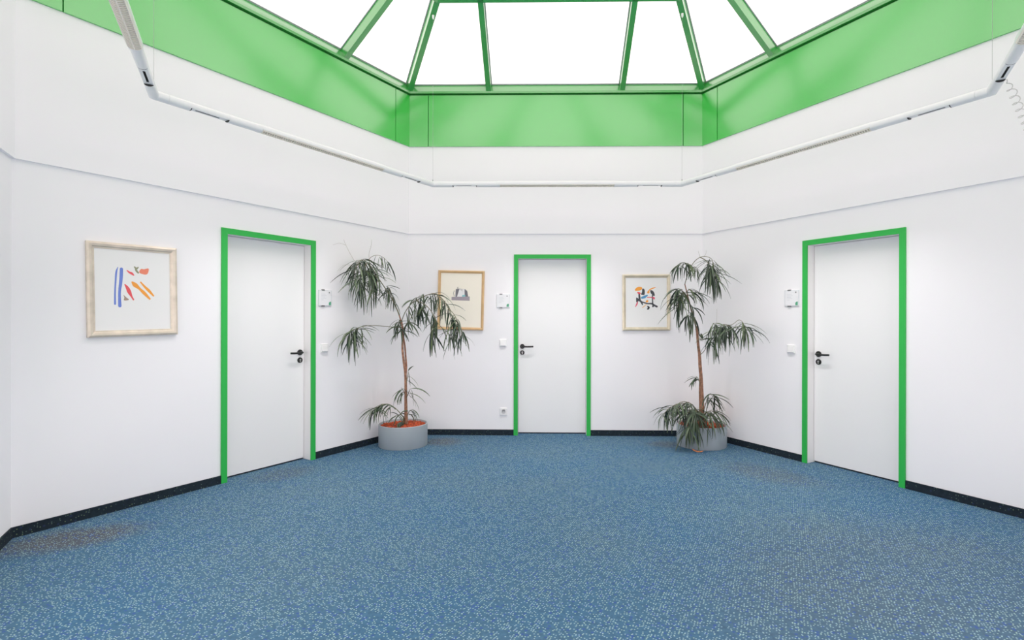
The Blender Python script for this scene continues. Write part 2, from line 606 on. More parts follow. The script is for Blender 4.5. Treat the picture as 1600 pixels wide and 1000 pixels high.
BD = 0.104                                          # depth of the bars under the glass
M1, M2 = 0.915, 2.42
DP = 0.273 * AP
for i, w in enumerate(('back', 'left', 'right', 'front_right', 'front', 'front_left')):
    t = tag(empty('window_%d' % (i + 1), wall_matrix(w)), kind='structure')
    # eave beam: small vertical lip, then a face square to the glass
    ya, za = gl(0.0, 0.0)
    prof = [(-0.052, 3.862), (-0.052, 3.886), (gl(0.0, -0.002)[0], gl(0.0, -0.002)[1]), (0.03, GZ0 - 0.03), (0.20, GZ0 - 0.14), (0.20, 3.862)]
    b = MB()
    b.loft([[(mitre(0, y), y, z) for (y, z) in prof], [(mitre(A, y), y, z) for (y, z) in prof]])
    b.build('eave_beam', M['green_metal'], t)
    b = MB(); cross_bar(b, -0.001, 0.012, 0.0, -0.006, 0.0)
    b.build('gasket', M['gasket'], t)
    # jack rafters
    for x in (M1, M2):
        dm = min(x, A - x) * math.sqrt(3)
        b = MB(); slope_bar(b, x, -0.01, dm, 0.056, -0.006, -BD)
        b.build('rafter', M['green_metal'], t)
        b = MB(); slope_bar(b, x, -0.02, dm, 0.076, 0.0, -0.006)
        b.build('gasket', M['gasket'], t)
    # purlin
    b = MB(); cross_bar(b, DP, DP + 0.055, -0.006, -BD)
    b.build('purlin', M['green_metal'], t)
    b = MB(); cross_bar(b, DP - 0.01, DP + 0.065, 0.0, -0.006)
    b.build('gasket', M['gasket'], t)
    # hip rafter at this facet's left corner, running to the apex
    c = Vector((0, 0, 0)); cc = Vector((A / 2, -AP, 0))
    dh = (cc - c).normalized(); side = Vector((-dh.y, dh.x, 0))
    rise = KS * AP
    def hp(tt, off, sd):
        p = c + (cc - c) * tt
        return Vector((p.x, p.y, GZ0 + rise * tt)) + side * sd + Vector((0, 0, off))
    b = MB()
    b.loft([[hp(tt, -BD * 1.14, -0.029), hp(tt, -BD * 1.14, 0.029), hp(tt, -0.006, 0.029), hp(tt, -0.006, -0.029)] for tt in (-0.004, 0.995)])
    b.build('hip_rafter', M['green_metal'], t)
    b = MB()
    b.loft([[hp(tt, -0.010, -0.042), hp(tt, -0.010, 0.042), hp(tt, 0.0, 0.042), hp(tt, 0.0, -0.042)] for tt in (-0.006, 0.995)])
    b.build('gasket', M['gasket'], t)
    # glass panes: each bounded by the bars around it
    def xl(d): return d / math.sqrt(3)
    def pane(poly):
        b = MB()
        lo = [(x, *gl(d, 0.001)) for (x, d) in poly]
        hi = [(x, *gl(d, 0.013)) for (x, d) in poly]
        b.hexa(lo, hi)
        b.build('glass_pane', M['glass'], t)
    e = -0.03
    pane([(xl(e), e), (M1, e), (M1, DP + .028), (xl(DP + .028), DP + .028)])
    pane([(M1, e), (M2, e), (M2, DP + .028), (M1, DP + .028)])
    pane([(M2, e), (A - xl(e), e), (A - xl(DP + .028), DP + .028), (M2, DP + .028)])
    d = DP + .028
    pane([(xl(d), d), (M1, d), (M1, M1 * math.sqrt(3))])
    dr = (A - M2) * math.sqrt(3)
    pane([(M1, d), (M2, d), (M2, dr), (A / 2, AP), (M1, M1 * math.sqrt(3))])
    pane([(M2, d), (A - xl(d), d), (M2, dr)])

# ------------------------------------------------------------------ doors
def door(n, w, handle_side):
    s0 = DSHIFT[w]
    t = tag(empty('door_%d' % n, wall_matrix(w, s0)), kind='structure')
    W, H, FW = 0.870, 2.050, 0.046
    b = MB()                                        # green steel architrave, a folded U
    b.box(0, FW, -0.014, 0.0, 0, H)
    b.box(W - FW, W, -0.014, 0.0, 0, H)
    b.box(FW, W - FW, -0.014, 0.0, H - FW, H)
    b.build('door_frame', M['green_paint'], t)
    b = MB()
    i0, i1, it = FW - 0.001, W - FW + 0.001, H - FW + 0.001
    b.box(0.021, i0, 0.0, 0.17, 0, it)
    b.box(i1, W - 0.021, 0.0, 0.17, 0, it)
    b.box(0.021, W - 0.021, 0.0, 0.17, it, 2.029)
    # rebate stop the leaf closes against
    b.box(i0, i0 + 0.012, 0.137, 0.17, 0, it - 0.012)
    b.box(i1 - 0.012, i1, 0.137, 0.17, 0, it - 0.012)
    b.box(i0, i1, 0.137, 0.17, it - 0.012, it)
    b.build('door_jamb', M['jamb'], t)
    b = MB()
    b.box(i0, i1, 0.112, 0.16, 0.0, 0.012)  # dark strip for the shaded gap under the leaf, also stops light leaking
    b.build('threshold', M['threshold'], t)
    b = MB()
    b.box(i0 + 0.003, i1 - 0.003, 0.095, 0.136, 0.013, it - 0.003)
    b.build('door_leaf', M['door'], t, bevel=0.0015)
    hx = i0 + 0.047 if handle_side == 'left' else i1 - 0.047
    sg = 1 if handle_side == 'left' else -1
    b = MB()
    b.disc_y(hx, 1.004, 0.027, 0.095, 0.086)
    hd = b.build('handle_rosette', M['black'], t, smooth=True)
    b = MB()
    pts = [(hx, 0.086, 1.004), (hx, 0.058, 1.004), (hx + sg * 0.006, 0.046, 1.004), (hx + sg * 0.018, 0.041, 1.004),
           (hx + sg * 0.05, 0.040, 1.002), (hx + sg * 0.09, 0.041, 1.002), (hx + sg * 0.128, 0.044, 1.004)]
    b.tube(pts, [0.0105, 0.0105, 0.0105, 0.0105, 0.009, 0.0095, 0.009], 12)
    b.build('lever', M['black'], hd, smooth=True)
    b = MB()
    b.disc_y(hx, 0.932, 0.026, 0.095, 0.087)
    ks = b.build('lock_rosette', M['black'], t, smooth=True)
    b = MB()
    b.disc_y(hx, 0.936, 0.0085, 0.0869, 0.0845, seg=18)
    b.box(hx - 0.0045, hx + 0.0045, 0.0845, 0.0869, 0.914, 0.934)
    b.build('lock_cylinder', M['steel'], ks)
    # three hinge knuckles on the far side
    return t


door(1, 'left', 'right')
door(2, 'back', 'left')
door(3, 'right', 'left')

# ------------------------------------------------------------------ wall fittings
def door_sign(w, s, z, label):
    t = tag(empty('door_sign', wall_matrix(w, s, 0, z)), label, 'sign', 'signs beside the doors')
    b = MB(); b.box(-0.074, 0.074, -0.010, -0.002, -0.076, 0.076)
    b.build('back_plate', M['acrylic'], t, bevel=0.0015)
    b = MB(); b.box(-0.066, 0.066, -0.0112, -0.010, -0.070, 0.070)
    for k, ww in enumerate((0.05, 0.062, 0.045, 0.058, 0.03)):
        b.box(-0.048, -0.048 + ww, -0.0117, -0.0112, 0.036 - k * 0.014, 0.038 - k * 0.014, 1)
    b.build('paper_sheet', [M['paper'], M['ink']], t)
    for zz in (0.074, -0.078):
        b = MB(); b.box(-0.040, -0.008, -0.015, 0.0, zz - 0.004, zz + 0.006)
        b.build('clip', M['clip'], t, bevel=0.001)
    b = MB()
    b.face([(0.040, -0.0121, -0.068), (0.065, -0.0121, -0.068), (0.065, -0.0121, -0.034), (0.052, -0.0121, -0.034), (0.040, -0.0121, -0.046)])
    b.hexa([(0.040, -0.0112, -0.068), (0.065, -0.0112, -0.068), (0.065, -0.0112, -0.034), (0.052, -0.0112, -0.034), (0.040, -0.0112, -0.046)],
           [(0.040, -0.0120, -0.068), (0.065, -0.0120, -0.068), (0.065, -0.0120, -0.034), (0.052, -0.0120, -0.034), (0.040, -0.0120, -0.046)])
    b.build('green_emblem', M['logo'], t)
    b = MB(); b.box(0.040, 0.050, -0.0118, -0.0112, 0.046, 0.060)
    b.build('grey_mark', M['clip'], t)


def light_switch(w, s, z, label):
    t = tag(empty('light_switch', wall_matrix(w, s, 0, z)), label, 'light switch', 'light switches beside the doors')
    b = MB(); b.box(-0.040, 0.040, -0.012, 0, -0.040, 0.040)
    b.build('cover_frame', M['plastic'], t, bevel=0.003)
    b = MB()
    b.hexa([(-0.029, -0.012, -0.029), (0.029, -0.012, -0.029), (0.029, -0.012, 0.029), (-0.029, -0.012, 0.029)],
           [(-0.029, -0.022, -0.029), (0.029, -0.022, -0.029), (0.029, -0.015, 0.029), (-0.029, -0.015, 0.029)])
    b.build('rocker', M['plastic'], t, bevel=0.0015)


door_sign('left', 2.214, 1.518, 'small white sign with green corner emblem right of the left green-framed door')
door_sign('back', 1.082, 1.525, 'small white sign with green corner emblem left of the middle green-framed door')
door_sign('right', 1.108, 1.524, 'small white sign with green corner emblem left of the right green-framed door')
light_switch('left', 2.208, 1.038, 'white light switch on the wall right of the left green-framed door')
light_switch('back', 1.082, 1.046, 'white light switch on the wall left of the middle green-framed door')
light_switch('right', 1.103, 1.042, 'white light switch on the wall left of the right green-framed door')
t = tag(empty('wall_socket', wall_matrix('back', 1.090, 0, 0.268)), 'white power socket low on the back wall above the dark skirting', 'socket')
b = MB(); b.box(-0.040, 0.040, -0.012, 0, -0.040, 0.040)
b.build('cover_frame', M['plastic'], t, bevel=0.003)
b = MB(); b.disc_y(0, 0, 0.024, -0.012, -0.0125)
b.build('socket_well', mat('socket_recess', (205, 205, 206), 0.5), t)
for sx in (-0.0095, 0.0095):
    b = MB(); b.disc_y(sx, 0.0, 0.003, -0.0125, -0.0132, seg=12)
    b.build('pin_hole', M['black'], t)
b = MB()
b.hexa([(-0.020, -0.013, 0.014), (0.020, -0.013, 0.014), (0.012, -0.013, 0.024), (-0.012, -0.013, 0.024)],
       [(-0.018, -0.020, 0.014), (0.018, -0.020, 0.014), (0.011, -0.017, 0.022), (-0.011, -0.017, 0.022)])
b.build('flap', M['clip'], t)


# ------------------------------------------------------------------ framed pictures
def catmull(P, closed, sub):
    out = []
    n = len(P)
    rng = n if closed else n - 1
    for k in range(rng):
        if closed:
            p0, p1, p2, p3 = P[k - 1], P[k], P[(k + 1) % n], P[(k + 2) % n]
        else:
            p0, p1, p2, p3 = P[max(k - 1, 0)], P[k], P[k + 1], P[min(k + 2, n - 1)]
        for j in range(sub):
            f = j / sub
            out.append(0.5 * ((2 * p1) + (p2 - p0) * f + (2 * p0 - 5 * p1 + 4 * p2 - p3) * f * f + (3 * p1 - p0 - 3 * p2 + p3) * f ** 3))
    if not closed:
        out.append(P[-1])
    return out


def stroke(b, pts, wid, mi, w, c, y):
    """brush stroke through photo points; wid in metres at each end or per point"""
    P = [Vector(c(*p)) for p in pts]
    wd = list(wid) if isinstance(wid, (list, tuple)) else [wid] * len(P)
    Q = [Vector((p.x, p.y, w_)) for p, w_ in zip(P, wd)]
    S = catmull(Q, False, 5)
    d0 = (Q[0] - Q[1]); d0.z = 0; d0.normalize()
    d1 = (Q[-1] - Q[-2]); d1.z = 0; d1.normalize()
    caps0 = [S[0] + d0 * (S[0].z * 0.5 * math.sin(a)) for a in (1.4, 1.0, 0.5)]
    caps1 = [S[-1] + d1 * (S[-1].z * 0.5 * math.sin(a)) for a in (0.5, 1.0, 1.4)]
    for q_, a in zip(caps0, (1.4, 1.0, 0.5)):
        q_.z = S[0].z * math.cos(a)
    for q_, a in zip(caps1, (0.5, 1.0, 1.4)):
        q_.z = S[-1].z * math.cos(a)
    S = caps0 + S + caps1
    P = [Vector((q.x, q.y)) for q in S]
    wd = [q.z for q in S]
    n = len(P)
    L_, R_ = [], []
    for k in range(n):
        d = (P[min(k + 1, n - 1)] - P[max(k - 1, 0)]).normalized()
        q = Vector((-d.y, d.x)) * wd[k] / 2
        L_.append(P[k] + q); R_.append(P[k] - q)
    for k in range(n - 1):
        b.face([(L_[k].x, y, L_[k].y), (L_[k + 1].x, y, L_[k + 1].y), (R_[k + 1].x, y, R_[k + 1].y), (R_[k].x, y, R_[k].y)], mi)


def blob(b, pts, mi, c, y):
    Q = catmull([Vector((*c(*p), 0)) for p in pts], True, 4)
    b.face([(q.x, y, q.y) for q in Q], mi)


def picture(w, s, z, W, H, fw, rot, frame_m, paper_m, label, draw, mats):
    mtx = wall_matrix(w, s, 0, z) @ Matrix.Rotation(rot, 4, 'Y')
    t = tag(empty('framed_picture', mtx), label, 'picture', 'framed pictures')
    b = MB()
    # frame: four mitred bars with a raised, sloping face
    prof = [(0.0, -0.002), (0.0, -0.022), (fw * 0.30, -0.027), (fw * 0.62, -0.024), (fw * 0.80, -0.016), (fw, -0.014), (fw, -0.002)]
    cs = [(-W / 2, -H / 2, 1, 1), (W / 2, -H / 2, -1, 1), (W / 2, H / 2, -1, -1), (-W / 2, H / 2, 1, -1)]
    rings = [[(cx + sx * o, y, cz + sz * o) for (o, y) in prof] for (cx, cz, sx, sz) in cs]
    for k in range(4):
        b.loft([rings[k], rings[(k + 1) % 4]], caps=False)
    b.build('picture_frame', frame_m, t)
    b = MB(); b.box(-W / 2 + fw * 0.7, W / 2 - fw * 0.7, -0.010, -0.004, -H / 2 + fw * 0.7, H / 2 - fw * 0.7)
    inv = Matrix.Rotation(-rot, 2)
    def c(x, y):
        a, zz = on_wall(w, x, y, 0.010)
        v = (mtx.inverted() @ (wall_matrix(w) @ Vector((a, -0.0102, zz))))
        return (v.x, v.z)
    nf = len(b.f)
    draw(b, c)
    for q in range(nf, len(b.f)):                  # the print is part of the sheet: its inks follow the paper colour in the slots
        b.m[q] += 1
    b.build('picture_paper', [paper_m] + mats, t)


def zp(ox, oy, k):
    return lambda *pts: [(ox + x / k, oy + y / k) for (x, y) in pts]


def art_left(b, c):
    p = zp(120, 365, 5.71)
    st = lambda pts, wd, mi, y=-0.0103: stroke(b, p(*pts), wd, mi, 'left', c, y)
    st([(366, 300), (352, 345), (346, 430), (341, 520), (341, 628)], [.004, .011, .010, .010, .012], 0)
    st([(398, 315), (396, 380), (390, 450), (381, 530), (384, 645)], [.019, .020, .019, .016, .020], 0)
    st([(447, 328), (468, 345), (490, 356), (508, 372)], [.005, .012, .016, .007], 1)
    st([(430, 455), (452, 485), (468, 520), (488, 560), (506, 590)], [.008, .020, .024, .012, .009], 1)
    blob(b, p((556, 340), (572, 316), (600, 318), (640, 312), (636, 350), (618, 366), (588, 362), (566, 354)), 2, c, -0.0103)
    st([(514, 297), (532, 312), (548, 300)], [.008, .014, .006], 3)
    st([(524, 308), (532, 332), (548, 350)], [.010, .014, .011], 3, -0.0104)
    st([(495, 434), (520, 458), (560, 492), (600, 530), (650, 582)], [.012, .030, .017, .022, .013], 4)
    st([(570, 434), (608, 476), (645, 512), (684, 556)], [.009, .015, .019, .010], 4)
    blob(b, p((418, 548), (440, 568), (465, 588), (446, 596), (420, 594), (424, 572)), 5, c, -0.0103)


picture('left', 0.634, 1.518, 0.545, 0.640, 0.044, -0.016, M['frame_silver'], M['mat_board'],
        'picture in champagne frame with long blue, orange and red strokes on the left wall', art_left,
        [M['p_blue'], M['p_red'], M['p_salmon'], M['p_olive'], M['p_orange'], M['p_brown']])


def art_mid(b, c):
    p = zp(670, 410, 8.333)
    q = lambda pts, mi, y=-0.0103: b.face([(c(*v)[0], y, c(*v)[1]) for v in p(*pts)], mi)
    q([(296, 450), (532, 444), (532, 500), (296, 492)], 0)
    q([(340, 448), (346, 372), (356, 346), (400, 338), (440, 346), (480, 350), (505, 385), (512, 445)], 1)
    q([(350, 448), (352, 350), (398, 345), (366, 448)], 2, -0.0104)
    q([(366, 448), (400, 350), (438, 380), (440, 448)], 3, -0.0105)
    q([(440, 448), (440, 352), (460, 350), (470, 448)], 3, -0.0104)
    q([(466, 420), (468, 348), (500, 372), (512, 446), (480, 446)], 2, -0.0105)
    q([(434, 448), (434, 428), (474, 420), (478, 446)], 4, -0.0107)
    stroke(b, p((330, 440), (322, 400), (332, 368)), .005, 2, 'back', c, -0.0103)
    stroke(b, p((370, 345), (378, 320), (384, 345)), .004, 2, 'back', c, -0.0103)


picture('back', 0.603, 1.530, 0.524, 0.672, 0.030, 0.020, M['frame_wood'], M['mat_cream'],
        'picture in light wood frame with small grey print, partly behind the left potted plant', art_mid,
        [M['p_mauve'], M['p_lgrey'], M['p_dgrey'], M['mat_board'], M['p_teal']])


def art_right(b, c):
    p = zp(960, 420, 9.09)
    q = lambda pts, mi, y=-0.0103: blob(b, p(*pts), mi, c, y)
    st = lambda pts, wd, mi, y=-0.0103: stroke(b, p(*pts), wd, mi, 'back', c, y)
    q([(292, 295), (315, 268), (350, 255), (388, 262), (394, 285), (370, 305), (330, 312), (298, 312)], 0)
    q([(322, 332), (350, 330), (372, 345), (364, 366), (340, 358)], 1)
    q([(396, 285), (420, 285), (432, 320), (426, 368), (400, 372), (378, 362), (392, 330)], 2)
    st([(352, 365), (356, 410), (362, 450)], [.018, .022, .018], 2, -0.0104)
    q([(310, 410), (334, 418), (356, 440), (342, 460), (312, 474)], 2)
    st([(340, 440), (372, 460), (386, 480), (398, 506)], [.018, .02, .018, .014], 2, -0.0105)
    st([(370, 462), (420, 480), (470, 494), (530, 496), (565, 518), (602, 536)], [.012, .014, .014, .018, .020, .022], 2, -0.0106)
    st([(392, 412), (430, 398), (466, 378)], [.024, .030, .014], 3)
    q([(464, 344), (470, 322), (490, 312), (500, 332), (488, 350)], 0)
    st([(478, 325), (505, 296), (540, 278), (584, 266)], [.012, .012, .014, .005], 0, -0.0104)
    q([(508, 310), (530, 304), (560, 330), (574, 376), (556, 384), (540, 362), (518, 350)], 2)
    st([(542, 360), (540, 420), (544, 500)], [.014, .013, .014], 2, -0.0106)
    st([(468, 406), (510, 405), (545, 408)], [.008, .008, .012], 1)
    q([(540, 402), (570, 404), (572, 432), (550, 430)], 4, -0.0107)
    st([(328, 468), (320, 500), (300, 538)], [.012, .016, .008], 4)
    q([(444, 468), (460, 442), (480, 452), (476, 474), (452, 476)], 0)
    st([(395, 554), (425, 530), (454, 504)], [.006, .010, .006], 5)
    q([(464, 528), (490, 532), (502, 552), (486, 578), (462, 576), (472, 552)], 6)
    q([(540, 515), (560, 520), (556, 544), (538, 542)], 2, -0.0107)


picture('back', 2.699, 1.508, 0.536, 0.632, 0.037, -0.004, M['frame_gold'], M['mat_board'],
        'pale gold framed picture with black, orange and red marks, beside the right potted plant', art_right,
        [M['p_orange'], M['p_red'], M['p_char'], M['p_sky'], M['p_pink'], mat('print_peach', (240, 196, 140), 0.6), M['p_black']])

# ------------------------------------------------------------------ suspended hexagonal light ring
RR, RZ = 2.472, 2.662
ring = tag(empty('suspended_light_ring', Matrix.Translation((X0, YC, RZ))),
           'white hexagonal ring of tube lights hanging on thin wires under the green skylight', 'ceiling light')


def section(wd, hu, hd, n=20, flat=None):
    """rounded cross-section (u across, v up); flat cuts the underside level at v = flat"""
    pts = []
    for j in range(n):
        a = 2 * math.pi * j / n
        cu, sv = math.cos(a), math.sin(a)
        u = wd / 2 * math.copysign(abs(cu) ** 0.85, cu)
        v = (hu if sv > 0 else hd) * math.copysign(abs(sv) ** 0.85, sv)
        if flat is not None and v < flat:
            v = flat
        pts.append((u, v))
    return pts


LS = RR
FILL_W = 5.5
MIT = math.tan(math.radians(30))
for k in range(6):
    a0 = math.radians(60 * k + 60)
    p0 = Vector((RR * math.cos(a0), RR * math.sin(a0), 0))
    a1 = math.radians(60 * k)
    p1 = Vector((RR * math.cos(a1), RR * math.sin(a1), 0))
    u = (p1 - p0).normalized()
    mx = Matrix((Vector((u.x, -u.y, 0)), Vector((u.y, u.x, 0)), Vector((0, 0, 1)))).transposed()
    # columns: u, outward, up
    outw = ((p0 + p1) / 2).normalized()
    mloc = Matrix(((u.x, outw.x, 0, p0.x), (u.y, outw.y, 0, p0.y), (0, 0, 1, 0), (0, 0, 0, 1)))

    def ringat(x, sec, mit=0):
        return [mloc @ Vector((x - mit * MIT * uu, uu, vv)) for (uu, vv) in sec]
    full = section(0.055, 0.026, 0.029)
    slim = section(0.052, 0.026, 0.029, flat=-0.017)
    big = section(0.068, 0.029, 0.030)
    bigf = section(0.068, 0.029, 0.030, flat=-0.012)
    J = 0.075
    # mid housing, end pieces: full - slot - full - louvre - full - slot - full
    b = MB()
    b.loft([ringat(J, full), ringat(0.20, full)])
    b.loft([ringat(0.20, slim), ringat(0.44, slim)])
    b.loft([ringat(0.44, full), ringat(0.62, full), ringat(0.67, big)])
    b.loft([ringat(0.67, bigf), ringat(LS - 0.67, bigf)])
    b.loft([ringat(LS - 0.67, big), ringat(LS - 0.62, full), ringat(LS - 0.44, full)])
    b.loft([ringat(LS - 0.44, slim), ringat(LS - 0.20, slim)])
    b.loft([ringat(LS - 0.20, full), ringat(LS - J, full)])
    seg = b.build('tube_light', M['lamp_white'], ring, smooth=True)
    # corner joint at the start of this segment
    b = MB()
    b.loft([ringat(J - 0.001, full)] + [ringat(0.0, full, 1)][:1], caps=True)
    b.build('corner_joint', M['lamp_white'], ring, smooth=True)
    b = MB()
    b.loft([[mloc @ Vector((LS + MIT * uu, uu, vv)) for (uu, vv) in full], ringat(LS - J + 0.001, full)], caps=True)
    b.build('corner_joint', M['lamp_white'], ring, smooth=True)
    # dark end seals and contact slots
    for (x, sg) in ((0.20, 1), (0.44, -1), (LS - 0.44, 1), (LS - 0.20, -1)):
        b = MB()
        prof = sorted([(uu * 0.98, vv * 0.98) for (uu, vv) in section(0.055, 0.026, 0.029, n=40) if vv < -0.0165])
        b.loft([[mloc @ Vector((x + q * sg, uu, vv)) for (uu, vv) in prof] for q in (0.0, 0.006)])
        b.build('end_seal', M['black'], seg)
    for x in (0.31, LS - 0.31):
        b = MB()
        q = [[mloc @ Vector((xx, uu, vv)) for (uu, vv) in ((-0.006, -0.016), (0.006, -0.016), (0.006, -0.0173), (-0.006, -0.0173))] for xx in (x - 0.075, x + 0.075)]
        b.loft(q)
        b.build('contact_slot', M['slot'], seg)
    # louvre: side strips and cross blades over a shaded trough
    b = MB()
    lo = [(uu, vv) for (uu, vv) in section(0.066, 0.029, 0.0295, n=40) if vv < -0.013]
    lo = sorted(lo)
    inner = [(uu * 0.8, -0.013) for (uu, vv) in lo]
    nb = 64
    for j in range(nb + 1):
        x = 0.675 + (LS - 1.35) * j / nb
        poly = lo + [(lo[-1][0], -0.0125), (lo[0][0], -0.0125)]
        b.loft([[mloc @ Vector((x - 0.0032, uu, vv)) for (uu, vv) in poly], [mloc @ Vector((x + 0.0032, uu, vv)) for (uu, vv) in poly]])
    for sgn in (-1, 1):
        pr = [(sgn * 0.0325, -0.012), (sgn * 0.0285, -0.020), (sgn * 0.0255, -0.020), (sgn * 0.0295, -0.012)]
        b.loft([[mloc @ Vector((xx, uu, vv)) for (uu, vv) in pr] for xx in (0.672, LS - 0.672)])
    pr = [(-0.003, -0.013), (-0.003, -0.0295), (0.003, -0.0295), (0.003, -0.013)]
    b.loft([[mloc @ Vector((xx, uu, vv)) for (uu, vv) in pr] for xx in (0.672, LS - 0.672)])
    lv = b.build('louver', M['louver'], seg)
    ld = bpy.data.lights.new('tube_lamp', 'AREA')     # fill added below the louvre to brighten the lower walls; narrow spread
    ld.shape = 'RECTANGLE'; ld.size = LS - 1.36; ld.size_y = 0.04
    ld.energy = FILL_W; ld.color = (1.0, 0.955, 0.95); ld.spread = math.radians(104)
    lo_ = bpy.data.objects.new('tube_lamp', ld); COL.objects.link(lo_)
    lo_.parent = seg
    lo_.matrix_local = mloc @ Matrix.Translation((LS / 2, 0, -0.031))
    # wire with a small hook at the hip rafter
    tt = (A - RR) / A
    zt = GZ0 + KS * AP * tt - BD * 1.14 - RZ
    b = MB(); b.tube([(p0.x, p0.y, 0.024), (p0.x, p0.y, zt - 0.01)], 0.0009, 6)
    b.build('suspension_wire', M['wire'], ring)
    b = MB(); b.tube([(p0.x, p0.y, 0.022), (p0.x, p0.y, 0.045)], 0.0045, 8)
    b.build('wire_gripper', M['wire'], ring)
    b = MB(); b.lathe([(0.004, zt - 0.045), (0.010, zt - 0.03), (0.012, zt - 0.004)], 14, c=(p0.x, p0.y))
    b.build('rafter_hook', M['plastic'], ring, smooth=True)

# spiral feed cable from the ring's right corner to the wall
b = MB()
ka = at(1573, 124, 2.93) - Vector((X0, YC, RZ))
kw = (wall_matrix('right') @ Vector((3.0, -0.004, 2.02))) - Vector((X0, YC, RZ))
pts = []
dv = (kw - ka)
dn = dv.normalized()
e1 = dn.cross(Vector((0, 0, 1))).normalized(); e2 = dn.cross(e1)
turns = 22
for j in range(turns * 12 + 1):
    f = j / (turns * 12)
    a = 2 * math.pi * turns * f
    r = 0.020 * min(1, f * 14, (1 - f) * 14)
    pts.append(ka + dv * f + (e1 * math.cos(a) + e2 * math.sin(a)) * r)
b.tube(pts, 0.0022, 6)
b.build('spiral_cable', M['cable'], ring, smooth=True)


b = MB(); b.box(-0.03, 0.03, -0.03, 0.0, -0.03, 0.03)
co = b.build('cable_outlet', M['plastic'], bevel=0.003)
co.parent = ring
co.matrix_local = Matrix.Translation(-Vector((X0, YC, RZ))) @ wall_matrix('right', 3.0, 0, 2.02)


# ------------------------------------------------------------------ potted plants
def clamp_room(p, m=0.02):
    """keep leaves on the room side of the walls"""
    for w in ('back', 'left', 'right'):
        inv = wall_matrix(w).inverted()
        q = inv @ p
        lim = -m - 0.012
        if q.y > lim:
            q.y = lim
            p = wall_matrix(w) @ q
    if p.z < 0.012:
        p = Vector((p.x, p.y, 0.012))
    return p


def leaf(b, p, az, el, L, W, droop, rnd_):
    """one long narrow leaf starting at p, drooping under its weight"""
    n = 7
    d = Vector((math.cos(az), math.sin(az), 0))
    side = Vector((-math.sin(az), math.cos(az), 0))
    roll = rnd_.uniform(-0.7, 0.7)
    pos = p.copy()
    e = el
    cen, hw, ups = [], [], []
    for k in range(n + 1):
        f = k / n
        tang = d * math.cos(e) + Vector((0, 0, math.sin(e)))
        nrm = side.cross(tang)
        cen.append(pos.copy())
        hw.append(W / 2 * max(0.02, math.sin(math.pi * min(1, (f * 0.92 + 0.03)) ** 0.8) ** 0.8) if f > 0.07 else W * 0.06)
        ups.append((side * math.cos(roll) + nrm * math.sin(roll), nrm * math.cos(roll) - side * math.sin(roll)))
        pos = pos + tang * (L / n)
        e = max(-math.pi / 2 * 0.98, e - droop / n * (1.25 - 0.5 * f))
    i = len(b.v)
    for k in range(n + 1):
        s_, u_ = ups[k]
        for q in (cen[k] - s_ * hw[k] + u_ * hw[k] * 0.35, cen[k], cen[k] + s_ * hw[k] + u_ * hw[k] * 0.35):
            b.v.append(tuple(q))
    for k in range(n):
        for j in range(2):
            a = i + k * 3 + j
            b.f.append((a, a + 1, a + 4, a + 3)); b.m.append(0)
    return cen


